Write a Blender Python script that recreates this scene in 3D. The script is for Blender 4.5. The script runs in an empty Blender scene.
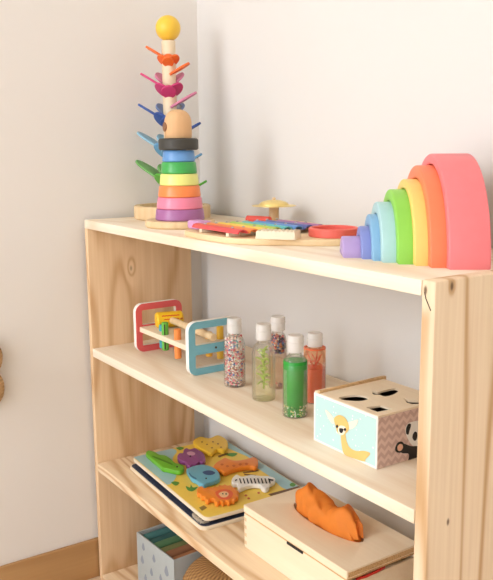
import bpy, bmesh, math, random
from mathutils import Vector, Matrix
random.seed(7)
PI = math.pi
scene = bpy.context.scene
COL = scene.collection

# ------------------------------------------------------------------ camera numbers (world metres)
CAM = Vector((1.54480967, -0.6413586, 0.94652509))
FW = Vector((-0.81541608, 0.55108257, -0.17721348))
RT = Vector((0.56107952, 0.82772591, -0.00771922))
UP = Vector((-0.14243027, 0.10572523, 0.98414216))
FPX = 795.051
HT, ZM, ZL = 0.8012, 0.5310, 0.2749          # tops of the upper three boards
TH = 0.0178
L, TL, TR, DP = 0.96, 0.015, 0.021, 0.244


def pix(u, v, axis, val):
    d = FW + RT * ((u - 246.5) / FPX) - UP * ((v - 290) / FPX)
    k = (val - CAM[axis]) / d[axis]
    return CAM + d * k


def pz(u, v, z):
    return pix(u, v, 2, z)


# ------------------------------------------------------------------ materials
def lin(c):
    return tuple(((x / 255) / 12.92 if x / 255 <= 0.04045 else ((x / 255 + 0.055) / 1.055) ** 2.4) for x in c) + (1.0,)


def new_mat(name):
    m = bpy.data.materials.new(name)
    m.use_nodes = True
    nt = m.node_tree
    nt.nodes.clear()
    out = nt.nodes.new('ShaderNodeOutputMaterial')
    bs = nt.nodes.new('ShaderNodeBsdfPrincipled')
    nt.links.new(bs.outputs[0], out.inputs[0])
    return m, nt, bs, out


def N(nt, typ, **kw):
    n = nt.nodes.new(typ)
    for k, v in kw.items():
        setattr(n, k, v)
    return n


def setin(nt, sock, v):
    if isinstance(v, bpy.types.NodeSocket):
        nt.links.new(v, sock)
    else:
        sock.default_value = v


def M(nt, op, a, b=0.0, c=0.0):
    n = N(nt, 'ShaderNodeMath', operation=op)
    setin(nt, n.inputs[0], a); setin(nt, n.inputs[1], b); setin(nt, n.inputs[2], c)
    return n.outputs[0]


def MIX(nt, f, a, b, blend='MIX'):
    n = N(nt, 'ShaderNodeMix', data_type='RGBA', blend_type=blend)
    setin(nt, n.inputs[0], f); setin(nt, n.inputs[6], a); setin(nt, n.inputs[7], b)
    return n.outputs[2]


def noise(nt, vec, scale, detail=2.0, rough=0.5):
    n = N(nt, 'ShaderNodeTexNoise')
    nt.links.new(vec, n.inputs['Vector'])
    n.inputs['Scale'].default_value = scale
    n.inputs['Detail'].default_value = detail
    n.inputs['Roughness'].default_value = rough
    return n.outputs['Fac']


def mapping(nt, scale=(1, 1, 1), loc=(0, 0, 0)):
    tc = N(nt, 'ShaderNodeTexCoord')
    mp = N(nt, 'ShaderNodeMapping')
    mp.inputs['Scale'].default_value = scale
    mp.inputs['Location'].default_value = loc
    nt.links.new(tc.outputs['Object'], mp.inputs['Vector'])
    return mp.outputs[0], tc.outputs['Object']


def paint(name, rgb, rough=0.45, var=0.05, spec=0.4):
    """painted wood: one colour with a faint mottling"""
    m, nt, bs, out = new_mat(name)
    v, _ = mapping(nt)
    n = noise(nt, v, 60, 3)
    c = lin(rgb)
    dk = tuple(x * (1 - 2 * var) for x in c[:3]) + (1,)
    nt.links.new(MIX(nt, n, c, dk), bs.inputs['Base Color'])
    bs.inputs['Roughness'].default_value = rough
    bs.inputs['Specular IOR Level'].default_value = spec
    return m


def wood(name, light, dark, axis=0, rings=9, contrast=0.5, knots=(), seed=0.0, across=5.0, along=0.9, rough=0.55, sharp=2.2, streak=0.35):
    m, nt, bs, out = new_mat(name)
    sc = [across] * 3; sc[axis] = along
    v, obj_v = mapping(nt, sc, (seed, seed * 1.7, seed * 0.6))
    base = noise(nt, v, 1.0, 2.0, 0.45)
    tot = base
    dark_k = None
    for (kx, ky, kz, r, amp) in knots:
        sub = N(nt, 'ShaderNodeVectorMath', operation='SUBTRACT')
        nt.links.new(obj_v, sub.inputs[0]); sub.inputs[1].default_value = (kx, ky, kz)
        mul = N(nt, 'ShaderNodeVectorMath', operation='MULTIPLY')
        s = [1 / r] * 3; s[axis] = 0.5 / r
        nt.links.new(sub.outputs[0], mul.inputs[0]); mul.inputs[1].default_value = s
        ln = N(nt, 'ShaderNodeVectorMath', operation='LENGTH')
        nt.links.new(mul.outputs[0], ln.inputs[0])
        d = ln.outputs['Value']
        g = M(nt, 'POWER', 2.718, M(nt, 'MULTIPLY', M(nt, 'MULTIPLY', d, d), -0.10))
        tot = M(nt, 'ADD', tot, M(nt, 'MULTIPLY', g, amp))
        k = M(nt, 'POWER', 2.718, M(nt, 'MULTIPLY', M(nt, 'POWER', d, 4.0), -1.0))
        dark_k = k if dark_k is None else M(nt, 'MAXIMUM', dark_k, k)
    s = M(nt, 'SINE', M(nt, 'MULTIPLY', tot, rings * 2 * PI))
    s = M(nt, 'POWER', M(nt, 'MULTIPLY_ADD', s, 0.5, 0.5), sharp)
    sc2 = [170.0] * 3; sc2[axis] = 5.0
    v2, _ = mapping(nt, sc2)
    fib = noise(nt, v2, 1.0, 2.0)
    f = M(nt, 'MULTIPLY_ADD', s, contrast, M(nt, 'MULTIPLY_ADD', fib, streak, -0.23 * streak))
    f = M(nt, 'MINIMUM', M(nt, 'MAXIMUM', f, 0.0), 1.0)
    colr = MIX(nt, f, lin(light), lin(dark))
    if dark_k is not None:
        colr = MIX(nt, M(nt, 'MULTIPLY', dark_k, 0.85), colr, lin((84, 56, 34)))
    nt.links.new(colr, bs.inputs['Base Color'])
    bs.inputs['Roughness'].default_value = rough
    bs.inputs['Specular IOR Level'].default_value = 0.25
    bp = N(nt, 'ShaderNodeBump'); bp.inputs['Strength'].default_value = 0.06; bp.inputs['Distance'].default_value = 0.001
    nt.links.new(fib, bp.inputs['Height']); nt.links.new(bp.outputs[0], bs.inputs['Normal'])
    return m


def clear_plastic(name, tint=(255, 254, 252), haze=0.05):
    m, nt, bs, out = new_mat(name)
    tr = N(nt, 'ShaderNodeBsdfTransparent'); tr.inputs[0].default_value = lin(tint)
    gl = N(nt, 'ShaderNodeBsdfGlossy'); gl.inputs['Roughness'].default_value = 0.08
    lw = N(nt, 'ShaderNodeLayerWeight'); lw.inputs['Blend'].default_value = 0.25
    v, _ = mapping(nt)
    hz = M(nt, 'MULTIPLY', noise(nt, v, 30, 2), haze)
    f = M(nt, 'MULTIPLY_ADD', lw.outputs['Fresnel'], 0.40, 0.01)
    mx = N(nt, 'ShaderNodeMixShader'); nt.links.new(f, mx.inputs[0])
    nt.links.new(tr.outputs[0], mx.inputs[1]); nt.links.new(gl.outputs[0], mx.inputs[2])
    bs.inputs['Base Color'].default_value = lin((240, 236, 228))
    bs.inputs['Roughness'].default_value = 0.3
    mx2 = N(nt, 'ShaderNodeMixShader'); nt.links.new(hz, mx2.inputs[0])
    nt.links.new(mx.outputs[0], mx2.inputs[1]); nt.links.new(bs.outputs[0], mx2.inputs[2])
    nt.links.new(mx2.outputs[0], out.inputs[0])
    return m


def liquid(name, rgb, opac, tint):
    m, nt, bs, out = new_mat(name)
    tr = N(nt, 'ShaderNodeBsdfTransparent'); tr.inputs[0].default_value = lin(tint)
    v, _ = mapping(nt)
    n = noise(nt, v, 25, 2)
    nt.links.new(MIX(nt, n, lin(rgb), tuple(x * 0.86 for x in lin(rgb)[:3]) + (1,)), bs.inputs['Base Color'])
    bs.inputs['Roughness'].default_value = 0.12
    mx = N(nt, 'ShaderNodeMixShader'); mx.inputs[0].default_value = opac
    nt.links.new(tr.outputs[0], mx.inputs[1]); nt.links.new(bs.outputs[0], mx.inputs[2])
    nt.links.new(mx.outputs[0], out.inputs[0])
    return m


def wall_mat(name, rgb):
    m, nt, bs, out = new_mat(name)
    v, _ = mapping(nt)
    n = noise(nt, v, 3.0, 3); n2 = noise(nt, v, 220, 2)
    c = lin(rgb)
    nt.links.new(MIX(nt, n, c, tuple(x * 0.965 for x in c[:3]) + (1,)), bs.inputs['Base Color'])
    bs.inputs['Roughness'].default_value = 0.85
    bs.inputs['Specular IOR Level'].default_value = 0.15
    bp = N(nt, 'ShaderNodeBump'); bp.inputs['Strength'].default_value = 0.05; bp.inputs['Distance'].default_value = 0.001
    nt.links.new(n2, bp.inputs['Height']); nt.links.new(bp.outputs[0], bs.inputs['Normal'])
    return m


def dots_mat(name, base, dot, scale, r=0.28):
    m, nt, bs, out = new_mat(name)
    v, _ = mapping(nt)
    vo = N(nt, 'ShaderNodeTexVoronoi'); vo.inputs['Scale'].default_value = scale; vo.inputs['Randomness'].default_value = 0.45
    nt.links.new(v, vo.inputs['Vector'])
    f = M(nt, 'LESS_THAN', vo.outputs['Distance'], r)
    nt.links.new(MIX(nt, f, lin(base), lin(dot)), bs.inputs['Base Color'])
    bs.inputs['Roughness'].default_value = 0.5
    return m


def zigzag_mat(name, a, b):
    m, nt, bs, out = new_mat(name)
    v, _ = mapping(nt)
    sx = N(nt, 'ShaderNodeSeparateXYZ'); nt.links.new(v, sx.inputs[0])
    tri = M(nt, 'PINGPONG', M(nt, 'MULTIPLY', sx.outputs['Y'], 1.0), 0.0065)
    p = M(nt, 'ADD', sx.outputs['Z'], tri)
    w = M(nt, 'FRACT', M(nt, 'MULTIPLY', p, 85.0))
    f = M(nt, 'GREATER_THAN', w, 0.5)
    nt.links.new(MIX(nt, f, lin(a), lin(b)), bs.inputs['Base Color'])
    bs.inputs['Roughness'].default_value = 0.55
    return m


def weave_mat(name, a, b, s=260.0):
    m, nt, bs, out = new_mat(name)
    tc = N(nt, 'ShaderNodeTexCoord')
    sx = N(nt, 'ShaderNodeSeparateXYZ'); nt.links.new(tc.outputs['Object'], sx.inputs[0])
    an = M(nt, 'ARCTAN2', sx.outputs['Y'], sx.outputs['X'])
    w1 = M(nt, 'SINE', M(nt, 'MULTIPLY', an, 46.0))
    w2 = M(nt, 'SINE', M(nt, 'MULTIPLY', sx.outputs['Z'], s * 3))
    f = M(nt, 'MULTIPLY_ADD', M(nt, 'MULTIPLY', w1, w2), 0.5, 0.5)
    nt.links.new(MIX(nt, f, lin(a), lin(b)), bs.inputs['Base Color'])
    bs.inputs['Roughness'].default_value = 0.75
    bp = N(nt, 'ShaderNodeBump'); bp.inputs['Strength'].default_value = 0.6; bp.inputs['Distance'].default_value = 0.002
    nt.links.new(f, bp.inputs['Height']); nt.links.new(bp.outputs[0], bs.inputs['Normal'])
    return m


def cloth_mat(name, rgb, transl=0.35):
    m, nt, bs, out = new_mat(name)
    v, _ = mapping(nt)
    n = noise(nt, v, 45, 3)
    c = lin(rgb)
    colr = MIX(nt, n, c, tuple(x * 0.8 for x in c[:3]) + (1,))
    nt.links.new(colr, bs.inputs['Base Color'])
    bs.inputs['Roughness'].default_value = 0.7
    tl = N(nt, 'ShaderNodeBsdfTranslucent'); nt.links.new(colr, tl.inputs[0])
    mx = N(nt, 'ShaderNodeMixShader'); mx.inputs[0].default_value = transl
    nt.links.new(bs.outputs[0], mx.inputs[1]); nt.links.new(tl.outputs[0], mx.inputs[2])
    nt.links.new(mx.outputs[0], out.inputs[0])
    return m


def metal_mat(name, rgb, rough=0.3, metal=0.85):
    m, nt, bs, out = new_mat(name)
    v, _ = mapping(nt)
    n = noise(nt, v, 90, 2)
    nt.links.new(MIX(nt, n, lin(rgb), tuple(x * 0.85 for x in lin(rgb)[:3]) + (1,)), bs.inputs['Base Color'])
    bs.inputs['Metallic'].default_value = metal
    bs.inputs['Roughness'].default_value = rough
    return m


# ------------------------------------------------------------------ mesh helpers
def finish(me, smooth=True, ang=40):
    if smooth:
        for p in me.polygons:
            p.use_smooth = True
        me.set_sharp_from_angle(angle=math.radians(ang))


def obj(name, data, mat, parent=None, label=None, kind=None, loc=None, rot=None, smooth=True):
    if isinstance(data, bmesh.types.BMesh):
        bmesh.ops.recalc_face_normals(data, faces=data.faces[:])
        me = bpy.data.meshes.new(name)
        data.to_mesh(me); data.free()
    else:
        me = data; me.name = name
    finish(me, smooth)
    o = bpy.data.objects.new(name, me)
    COL.objects.link(o)
    if mat is not None:
        if isinstance(mat, (list, tuple)):
            for x in mat: me.materials.append(x)
        else:
            me.materials.clear(); me.materials.append(mat)
    if parent is not None: o.parent = parent
    if label: o['label'] = label
    if kind: o['kind'] = kind
    if loc is not None: o.location = loc
    if rot is not None: o.rotation_euler = rot
    return o


def thing(name, label, cat, loc=(0, 0, 0), rotz=0.0, group=None):
    o = bpy.data.objects.new(name, None)
    o.empty_display_size = 0.02
    COL.objects.link(o)
    o.location = loc; o.rotation_euler = (0, 0, rotz)
    o['label'] = label; o['category'] = cat
    if group: o['group'] = group
    return o


def tag(o, label, cat, group=None, kind=None):
    o['label'] = label; o['category'] = cat
    if group: o['group'] = group
    if kind: o['kind'] = kind
    return o


def struct(name, bm, mat):
    o = obj(name, bm, mat); o['kind'] = 'structure'
    return o


def box(bm, x0, x1, y0, y1, z0, z1, bev=0.0, seg=2, mat=None):
    r = bmesh.ops.create_cube(bm, size=1.0)
    vs = r['verts']
    for v in vs:
        v.co = Vector(((x0 + x1) / 2 + v.co.x * (x1 - x0), (y0 + y1) / 2 + v.co.y * (y1 - y0), (z0 + z1) / 2 + v.co.z * (z1 - z0)))
    if mat is not None:
        bmesh.ops.transform(bm, matrix=mat, verts=vs)
    if bev > 0:
        es = list({e for v in vs for e in v.link_edges})
        bmesh.ops.bevel(bm, geom=es, offset=bev, segments=seg, affect='EDGES', profile=0.5)
    return bm


def B(*a, **k):
    return box(bmesh.new(), *a, **k)


def lathe(bm, prof, seg=32, mat=None):
    """revolve (r, z) profile about z; ends with r=0 are capped by a fan"""
    rows = []
    new = []
    for (r, z) in prof:
        if r < 1e-6:
            v = bm.verts.new((0, 0, z)); rows.append([v]); new.append(v)
        else:
            row = [bm.verts.new((r * math.cos(2 * PI * i / seg), r * math.sin(2 * PI * i / seg), z)) for i in range(seg)]
            rows.append(row); new += row
    for a, b in zip(rows[:-1], rows[1:]):
        for i in range(seg):
            j = (i + 1) % seg
            if len(a) == 1 and len(b) == 1: continue
            if len(a) == 1: bm.faces.new((a[0], b[i], b[j]))
            elif len(b) == 1: bm.faces.new((a[i], b[0], a[j]))
            else: bm.faces.new((a[i], b[i], b[j], a[j]))
    if mat is not None:
        bmesh.ops.transform(bm, matrix=mat, verts=new)
    return bm


def LA(prof, seg=32, mat=None):
    return lathe(bmesh.new(), prof, seg, mat)


def rod(p0, p1, r, seg=16, r1=None, bev=0.0):
    """closed cylinder between two points"""
    p0 = Vector(p0); p1 = Vector(p1); d = p1 - p0; l = d.length
    q = d.to_track_quat('Z', 'Y').to_matrix().to_4x4()
    r1 = r if r1 is None else r1
    b = bev
    prof = [(0, 0), (r - b, 0), (r, b), (r1, l - b), (r1 - b, l), (0, l)] if b else [(0, 0), (r, 0), (r1, l), (0, l)]
    return LA(prof, seg, Matrix.Translation(p0) @ q)


def tube(bm, pts, r, seg=8, taper=None):
    pts = [Vector(p) for p in pts]
    rows = []
    for i, p in enumerate(pts):
        t = (pts[min(i + 1, len(pts) - 1)] - pts[max(i - 1, 0)]).normalized()
        q = t.to_track_quat('Z', 'Y').to_matrix()
        rr = r * (1 if taper is None else (1 + (taper - 1) * i / (len(pts) - 1)))
        rows.append([bm.verts.new(p + q @ Vector((rr * math.cos(2 * PI * k / seg), rr * math.sin(2 * PI * k / seg), 0))) for k in range(seg)])
    for a, b in zip(rows[:-1], rows[1:]):
        for k in range(seg):
            bm.faces.new((a[k], a[(k + 1) % seg], b[(k + 1) % seg], b[k]))
    bm.faces.new(rows[0][::-1]); bm.faces.new(rows[-1])
    return bm


def smooth_loop(pts, n=5):
    out = []
    m = len(pts)
    for i in range(m):
        p0, p1, p2, p3 = (Vector(pts[(i + k - 1) % m]) for k in range(4))
        for j in range(n):
            t = j / n
            out.append(0.5 * ((2 * p1) + (p2 - p0) * t + (2 * p0 - 5 * p1 + 4 * p2 - p3) * t * t + (3 * p1 - p0 - 3 * p2 + p3) * t ** 3))
    return out


def rrect(x0, x1, y0, y1, r, n=6):
    out = []
    for cx, cy, a0 in ((x1 - r, y1 - r, 0), (x0 + r, y1 - r, 90), (x0 + r, y0 + r, 180), (x1 - r, y0 + r, 270)):
        for k in range(n + 1):
            a = math.radians(a0 + 90 * k / n)
            out.append((cx + r * math.cos(a), cy + r * math.sin(a)))
    return out


def circ(cx, cy, r, n=24, ry=None):
    ry = r if ry is None else ry
    return [(cx + r * math.cos(2 * PI * k / n), cy + ry * math.sin(2 * PI * k / n)) for k in range(n)]


def plate(loops, depth, bev=0.0, mat=None):
    """solid of given thickness from a 2-D outline with holes; local z runs 0..depth"""
    cu = bpy.data.curves.new('outline', 'CURVE')
    cu.dimensions = '2D'; cu.fill_mode = 'BOTH'
    for lp in loops:
        sp = cu.splines.new('POLY'); sp.points.add(len(lp) - 1); sp.use_cyclic_u = True
        for pt, p in zip(sp.points, lp): pt.co = (p[0], p[1], 0, 1)
    cu.extrude = max(depth / 2 - bev, 1e-6)
    cu.bevel_depth = bev; cu.bevel_resolution = 2; cu.offset = -bev
    o = bpy.data.objects.new('outline', cu); COL.objects.link(o)
    dg = bpy.context.evaluated_depsgraph_get(); dg.update()
    me = bpy.data.meshes.new_from_object(o.evaluated_get(dg))
    bpy.data.objects.remove(o); bpy.data.curves.remove(cu)
    me.transform(Matrix.Translation((0, 0, depth / 2)))
    if mat is not None: me.transform(mat)
    bm = bmesh.new(); bm.from_mesh(me); bpy.data.meshes.remove(me)
    bmesh.ops.remove_doubles(bm, verts=bm.verts[:], dist=1e-6)
    return bm


def sphere(bm, c, r, u=20, v=12, scale=(1, 1, 1)):
    mt = Matrix.Translation(c) @ Matrix.Diagonal((r * scale[0], r * scale[1], r * scale[2], 1))
    return bmesh.ops.create_uvsphere(bm, u_segments=u, v_segments=v, radius=1.0, matrix=mt)


XZ = Matrix(((1, 0, 0, 0), (0, 0, -1, 0), (0, 1, 0, 0), (0, 0, 0, 1)))      # outline (x, y) stands up as (x, z), thickness towards -y
YZ = Matrix(((0, 0, 1, 0), (1, 0, 0, 0), (0, 1, 0, 0), (0, 0, 0, 1)))       # outline (x, y) stands up as (y, z), thickness towards +x

# ------------------------------------------------------------------ palette
PINE_L, PINE_D = (240, 216, 180), (212, 174, 128)
m_board = wood('pine_boards', (249, 235, 212), (230, 204, 170), 0, 11, 0.5, (), 1.3, streak=0.6)
m_lower = wood('pine_lower_board', (244, 220, 184), (204, 162, 116), 0, 13, 0.7, (), 4.3, across=7, streak=0.6)
m_left = wood('pine_left_panel', (236, 204, 164), (200, 156, 110), 2, 12, 0.65, ((0.012, 0.0953, 0.6931, 0.0036, .10),), 2.1, sharp=3, streak=0.6)
m_right = wood('pine_right_panel', (240, 217, 184), (196, 154, 106), 2, 13, 0.75,
               ((0.96, 0.0257, 0.7945, 0.0026, .045), (0.96, 0.0345, 0.5148, 0.0022, .03), (0.9455, 0.0, 0.7906, 0.0026, .06)), 3.4, across=6, along=0.55, sharp=5, streak=0.5)
m_ply = wood('birch_plywood', (249, 232, 203), (236, 210, 174), 0, 7, 0.4, (), 0.7, streak=0.5)
m_tan = wood('tan_plywood', (242, 214, 170), (224, 188, 138), 0, 6, 0.4, (), 1.9)
m_joint = paint('finger_joint_grain', (222, 192, 150), 0.6, 0.05)
m_beech = wood('beech', (232, 204, 160), (212, 176, 126), 2, 6, 0.35, (), 0.2, 20)
m_stem = wood('pale_stem_wood', (240, 222, 190), (226, 200, 160), 2, 5, 0.3, (), 0.9, 20)
m_ends = paint('plywood_edge', (240, 224, 196), 0.6, 0.04)
m_layers = wood('plywood_layered_edge', (226, 190, 140), (190, 144, 92), 0, 14, 0.7, (), 0.1, 60)
m_white = paint('white_paint', (246, 242, 234), 0.5, 0.02)

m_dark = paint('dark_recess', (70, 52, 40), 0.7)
m_black = paint('black_print', (40, 36, 34), 0.6)

P = dict(
    red=paint('rainbow_red', (244, 130, 132)), orange=paint('rainbow_orange', (252, 134, 90)), yellow=paint('rainbow_yellow', (252, 212, 118)),
    green=paint('rainbow_green', (146, 212, 84)), teal=paint('rainbow_pale_teal', (178, 216, 218)), blue=paint('rainbow_blue', (134, 182, 216)),
    indigo=paint('rainbow_indigo', (134, 146, 206)), purple=paint('rainbow_lilac', (182, 158, 208)))

# ------------------------------------------------------------------ room
BY, LX = 0.288, -0.015
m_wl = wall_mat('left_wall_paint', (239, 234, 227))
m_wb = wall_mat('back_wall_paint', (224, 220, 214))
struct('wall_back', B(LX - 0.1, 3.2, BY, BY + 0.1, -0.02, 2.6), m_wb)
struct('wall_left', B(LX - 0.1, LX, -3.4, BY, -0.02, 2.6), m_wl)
m_floor = wood('floor_planks', (222, 196, 164), (202, 170, 132), 1, 7, 0.5, (), 5.0, 3.0, 0.5)
struct('floor', B(LX - 0.1, 3.2, -3.4, BY + 0.1, -0.1, 0.0), m_floor)
struct('wall_right', B(3.2, 3.3, -3.4, BY + 0.1, -0.02, 2.6), m_wb)
struct('ceiling', B(LX - 0.1, 3.2, -3.4, BY + 0.1, 2.6, 2.7), wall_mat('ceiling_paint', (244, 242, 238)))
m_base = wood('baseboard_wood', (204, 162, 112), (176, 132, 84), 1, 6, 0.5, (), 6.0)
struct('baseboard_left', B(LX, LX + 0.010, -3.4, BY, 0.0, 0.0905, bev=0.003), m_base)
struct('baseboard_back', B(LX + 0.010, 3.2, BY - 0.010, BY, 0.0, 0.0905, bev=0.003), m_base)

# ------------------------------------------------------------------ shelf unit
sh = thing('shelf_unit', 'pale pine shelf unit with four boards, standing in the room corner', 'shelf')
obj('side_panel', B(0, TL, 0, DP, 0, HT - TH, bev=0.0012), m_left, sh)
obj('side_panel', B(L - TR, L, 0, DP + 0.03, 0, HT + 0.001, bev=0.0035), m_right, sh)
obj('top_board', B(0, L - TR, 0, BY - 0.004, HT - TH, HT, bev=0.0012), m_board, sh)
obj('shelf_board', B(TL, L - TR, 0, BY - 0.012, ZM - TH, ZM, bev=0.0012), m_board, sh)
obj('shelf_board', B(TL, L - TR, 0, BY - 0.012, ZL - TH, ZL, bev=0.0012), m_lower, sh)
obj('shelf_board', B(TL, L - TR, 0, BY - 0.012, 0.0, 0.013, bev=0.0012), m_lower, sh)
obj('crack', tube(bmesh.new(), [(0.9443, -0.0002, 0.7885), (0.9470, -0.0003, 0.781), (0.9545, -0.0003, 0.769)], 0.0006, 6), m_dark, sh, label='thin dark crack in the front edge of the panel')

# ------------------------------------------------------------------ rainbow arches
an = math.radians(54)
nn = Vector((-math.cos(an), -math.sin(an), 0)); sp = Vector((math.sin(an), -math.cos(an), 0))
c_red = Vector((0.7987, 0.1577, HT))
lat = [0, .0004, .0011, .0018, .0026, .0033, .0039, .0039]
sld = [0, .0189, .0348, .0532, .0707, .0807, .0928, .1158]
arches = [('red', 0.1347, 0.0, 'coral red'), ('orange', 0.1196, 0.0177, 'bright orange'), ('yellow', 0.1017, 0.0326, 'golden yellow'),
          ('green', 0.0882, 0.0505, 'bright green'), ('teal', 0.0717, 0.0672, 'pale mint blue'), ('blue', 0.0554, 0.0760, 'sky blue'),
          ('indigo', 0.0395, 0.0875, 'periwinkle'), ('purple', 0.0262, 0.1092, 'lilac')]
place = {'red': 'tallest of the rainbow, standing at the right end', 'orange': 'nested just inside the coral red arch',
         'yellow': 'between the orange and green arches', 'green': 'between the yellow and pale mint arches',
         'teal': 'between the green and sky blue arches', 'blue': 'between the pale mint and periwinkle arches',
         'indigo': 'second smallest of the rainbow', 'purple': 'smallest block at the left end of the rainbow'}
for i, (k, r, s, cn) in enumerate(arches):
    ri = arches[i + 1][1] + 0.0012 if i < 7 else 0.0
    lp = [(r * math.cos(PI * q / 40), r * math.sin(PI * q / 40)) for q in range(41)]
    if ri: lp += [(ri * math.cos(PI * q / 40), ri * math.sin(PI * q / 40)) for q in range(40, -1, -1)]
    mt = Matrix((( sp.x, 0, -nn.x, 0), (sp.y, 0, -nn.y, 0), (0, 1, 0, 0), (0, 0, 0, 1)))
    bm = plate([lp], 0.05, 0.0022, mt)
    o = obj('rainbow_arch', bm, P[k], loc=c_red + nn * sld[i] + sp * lat[i])
    tag(o, '%s wooden %s, %s' % (cn, 'arch' if i < 7 else 'half disc', place[k]), 'block', 'rainbow stacking arches')

# ------------------------------------------------------------------ bird stacking tower
bt = thing('stacking_tower', 'rainbow ring stacking tower with a tan bird head and black brim', 'stacking toy', (0.2475, 0.0872, HT))
obj('base', LA([(0, 0), (0.062, 0), (0.065, 0.003), (0.065, 0.010), (0.0625, 0.013), (0, 0.013)], 48), m_beech, bt)
ring_cols = [('purple', (168, 104, 156)), ('pink', (240, 136, 162)), ('orange', (250, 142, 76)), ('lemon', (238, 238, 138)), ('green', (68, 172, 82)), ('blue', (104, 156, 212))]
zs = [0.0132, 0.034, 0.0555, 0.0765, 0.098, 0.1195, 0.1405]
rr = [0.0460, 0.0428, 0.0396, 0.0364, 0.0332, 0.0304, 0.0274]
for i, (nm, c) in enumerate(ring_cols):
    a, b, z0, z1 = rr[i], rr[i + 1] + 0.0012, zs[i], zs[i + 1] - 0.0004
    obj('ring', LA([(0.006, z0), (a - 0.0015, z0), (a, z0 + 0.0018), (b, z1 - 0.0018), (b - 0.0015, z1), (0.006, z1), (0.006, z0)], 40),
        paint('ring_' + nm, c, 0.3, 0.03, 0.5), bt, label=nm + ' ring')
obj('peg', rod((0, 0, 0.012), (0, 0, 0.145), 0.0058), m_beech, bt)
obj('brim', LA([(0, 0.1405), (0.034, 0.1405), (0.0365, 0.143), (0.0365, 0.159), (0.034, 0.1615), (0, 0.1615)], 40), paint('charcoal_wood', (66, 64, 58), 0.5), bt, label='black round brim')
hd = [(0, 0.1617), (0.0240, 0.1617), (0.0250, 0.164), (0.0250, 0.188)]
hd += [(0.0250 * math.cos(t * PI / 20) ** 0.8, 0.188 + 0.0255 * math.sin(t * PI / 20)) for t in range(1, 10)] + [(0, 0.2135)]
head = obj('head', LA(hd, 40), wood('tan_head_wood', (226, 182, 134), (204, 156, 108), 2, 5, 0.3, (), 0.4, 20), bt)
sd = Vector((-RT.x, -RT.y, 0)).normalized(); fr = Vector((-FW.x, -FW.y, 0)).normalized()
ed = (sd * 0.93 + fr * 0.38).normalized()
obj('eye', rod(ed * 0.0222 + Vector((0, 0, 0.182)), ed * 0.0272 + Vector((0, 0, 0.182)), 0.0085, 20, bev=0.001), paint('brown_eye', (150, 104, 70)), head)
obj('top_knob', rod((0.001, 0.003, 0.212), (0.001, 0.003, 0.2215), 0.004, 14, bev=0.0008), paint('grey_knob', (104, 102, 104)), bt)

# ------------------------------------------------------------------ leaf tree stacking toy
tr_ = thing('leaf_stacking_tree', 'stacking tree with coloured leaf discs and a yellow ball on top', 'stacking toy', (0.0800, 0.1635, HT))
obj('base', LA([(0, 0), (0.077, 0), (0.0795, 0.002), (0.0795, 0.0255), (0.0775, 0.0275), (0.068, 0.0275), (0.067, 0.026), (0.067, 0.016), (0, 0.016)], 56), m_beech, tr_)
px_m = 1 / 492.0


def tz(v):                                    # image row to height above the top board at the tree
    lo, hi = -0.2, 0.6
    for _ in range(40):
        mid = (lo + hi) / 2
        d = Vector((0.0800, 0.1635, HT + mid)) - CAM
        if 290 - FPX * d.dot(UP) / d.dot(FW) > v: lo = mid
        else: hi = mid
    return mid


S_ = Vector((RT.x, RT.y, 0)).normalized(); F_ = Vector((-FW.x, -FW.y, 0)).normalized()
def tu(v):                                    # sideways offset that keeps the stem under image column u at row v
    z = tz(v); d = Vector((0.0800, 0.1635, HT + z)) - CAM
    return 246.5 + FPX * d.dot(RT) / d.dot(FW)
ztop = tz(40.5)
segs = [(0.016, tz(180)), (tz(180), tz(148)), (tz(148), tz(118)), (tz(118), tz(88)), (tz(88), tz(58)), (tz(58), ztop)]
for a, b in segs:
    obj('stem_segment', rod((0, 0, a), (0, 0, b - 0.0004), 0.0140, 24, bev=0.0012), m_stem, tr_)
bm = bmesh.new(); sphere(bm, (0, 0, tz(28.3)), 0.0252, 32, 20)
obj('ball', bm, paint('yellow_ball', (250, 204, 70), 0.35), tr_, label='yellow ball on top')
tiers = [('orange', (240, 112, 46), 60, False), ('pink', (206, 62, 118), 91, True), ('dark blue', (52, 84, 152), 122, True),
         ('light blue', (104, 160, 200), 153, True), ('green', (96, 176, 62), 183, True)]
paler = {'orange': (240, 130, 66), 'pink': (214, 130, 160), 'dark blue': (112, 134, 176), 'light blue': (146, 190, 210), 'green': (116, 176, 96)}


def leaf(az, v0, tilt, ln, wd, mat, lab, r0=0.006, fwd=0.0):
    """flat oval disc whose inner end sits in the stem; az measured from the camera's right, towards the camera"""
    lp = circ(0, 0, ln / 2, 28, wd / 2)
    d = (S_ * math.cos(az) + F_ * math.sin(az)).normalized()
    x = (d * math.cos(tilt) + Vector((0, 0, 1)) * math.sin(tilt)); y = Vector((0, 0, 1)).cross(d).normalized(); z = x.cross(y)
    o = Vector((0, 0, tz(v0))) + d * r0 + F_ * fwd + x * (ln / 2)
    mt = Matrix(((x.x, y.x, z.x, o.x), (x.y, y.y, z.y, o.y), (x.z, y.z, z.z, o.z), (0, 0, 0, 1)))
    obj('leaf', plate([lp], 0.0045, 0.001, mt), mat, tr_, label=lab)


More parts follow.
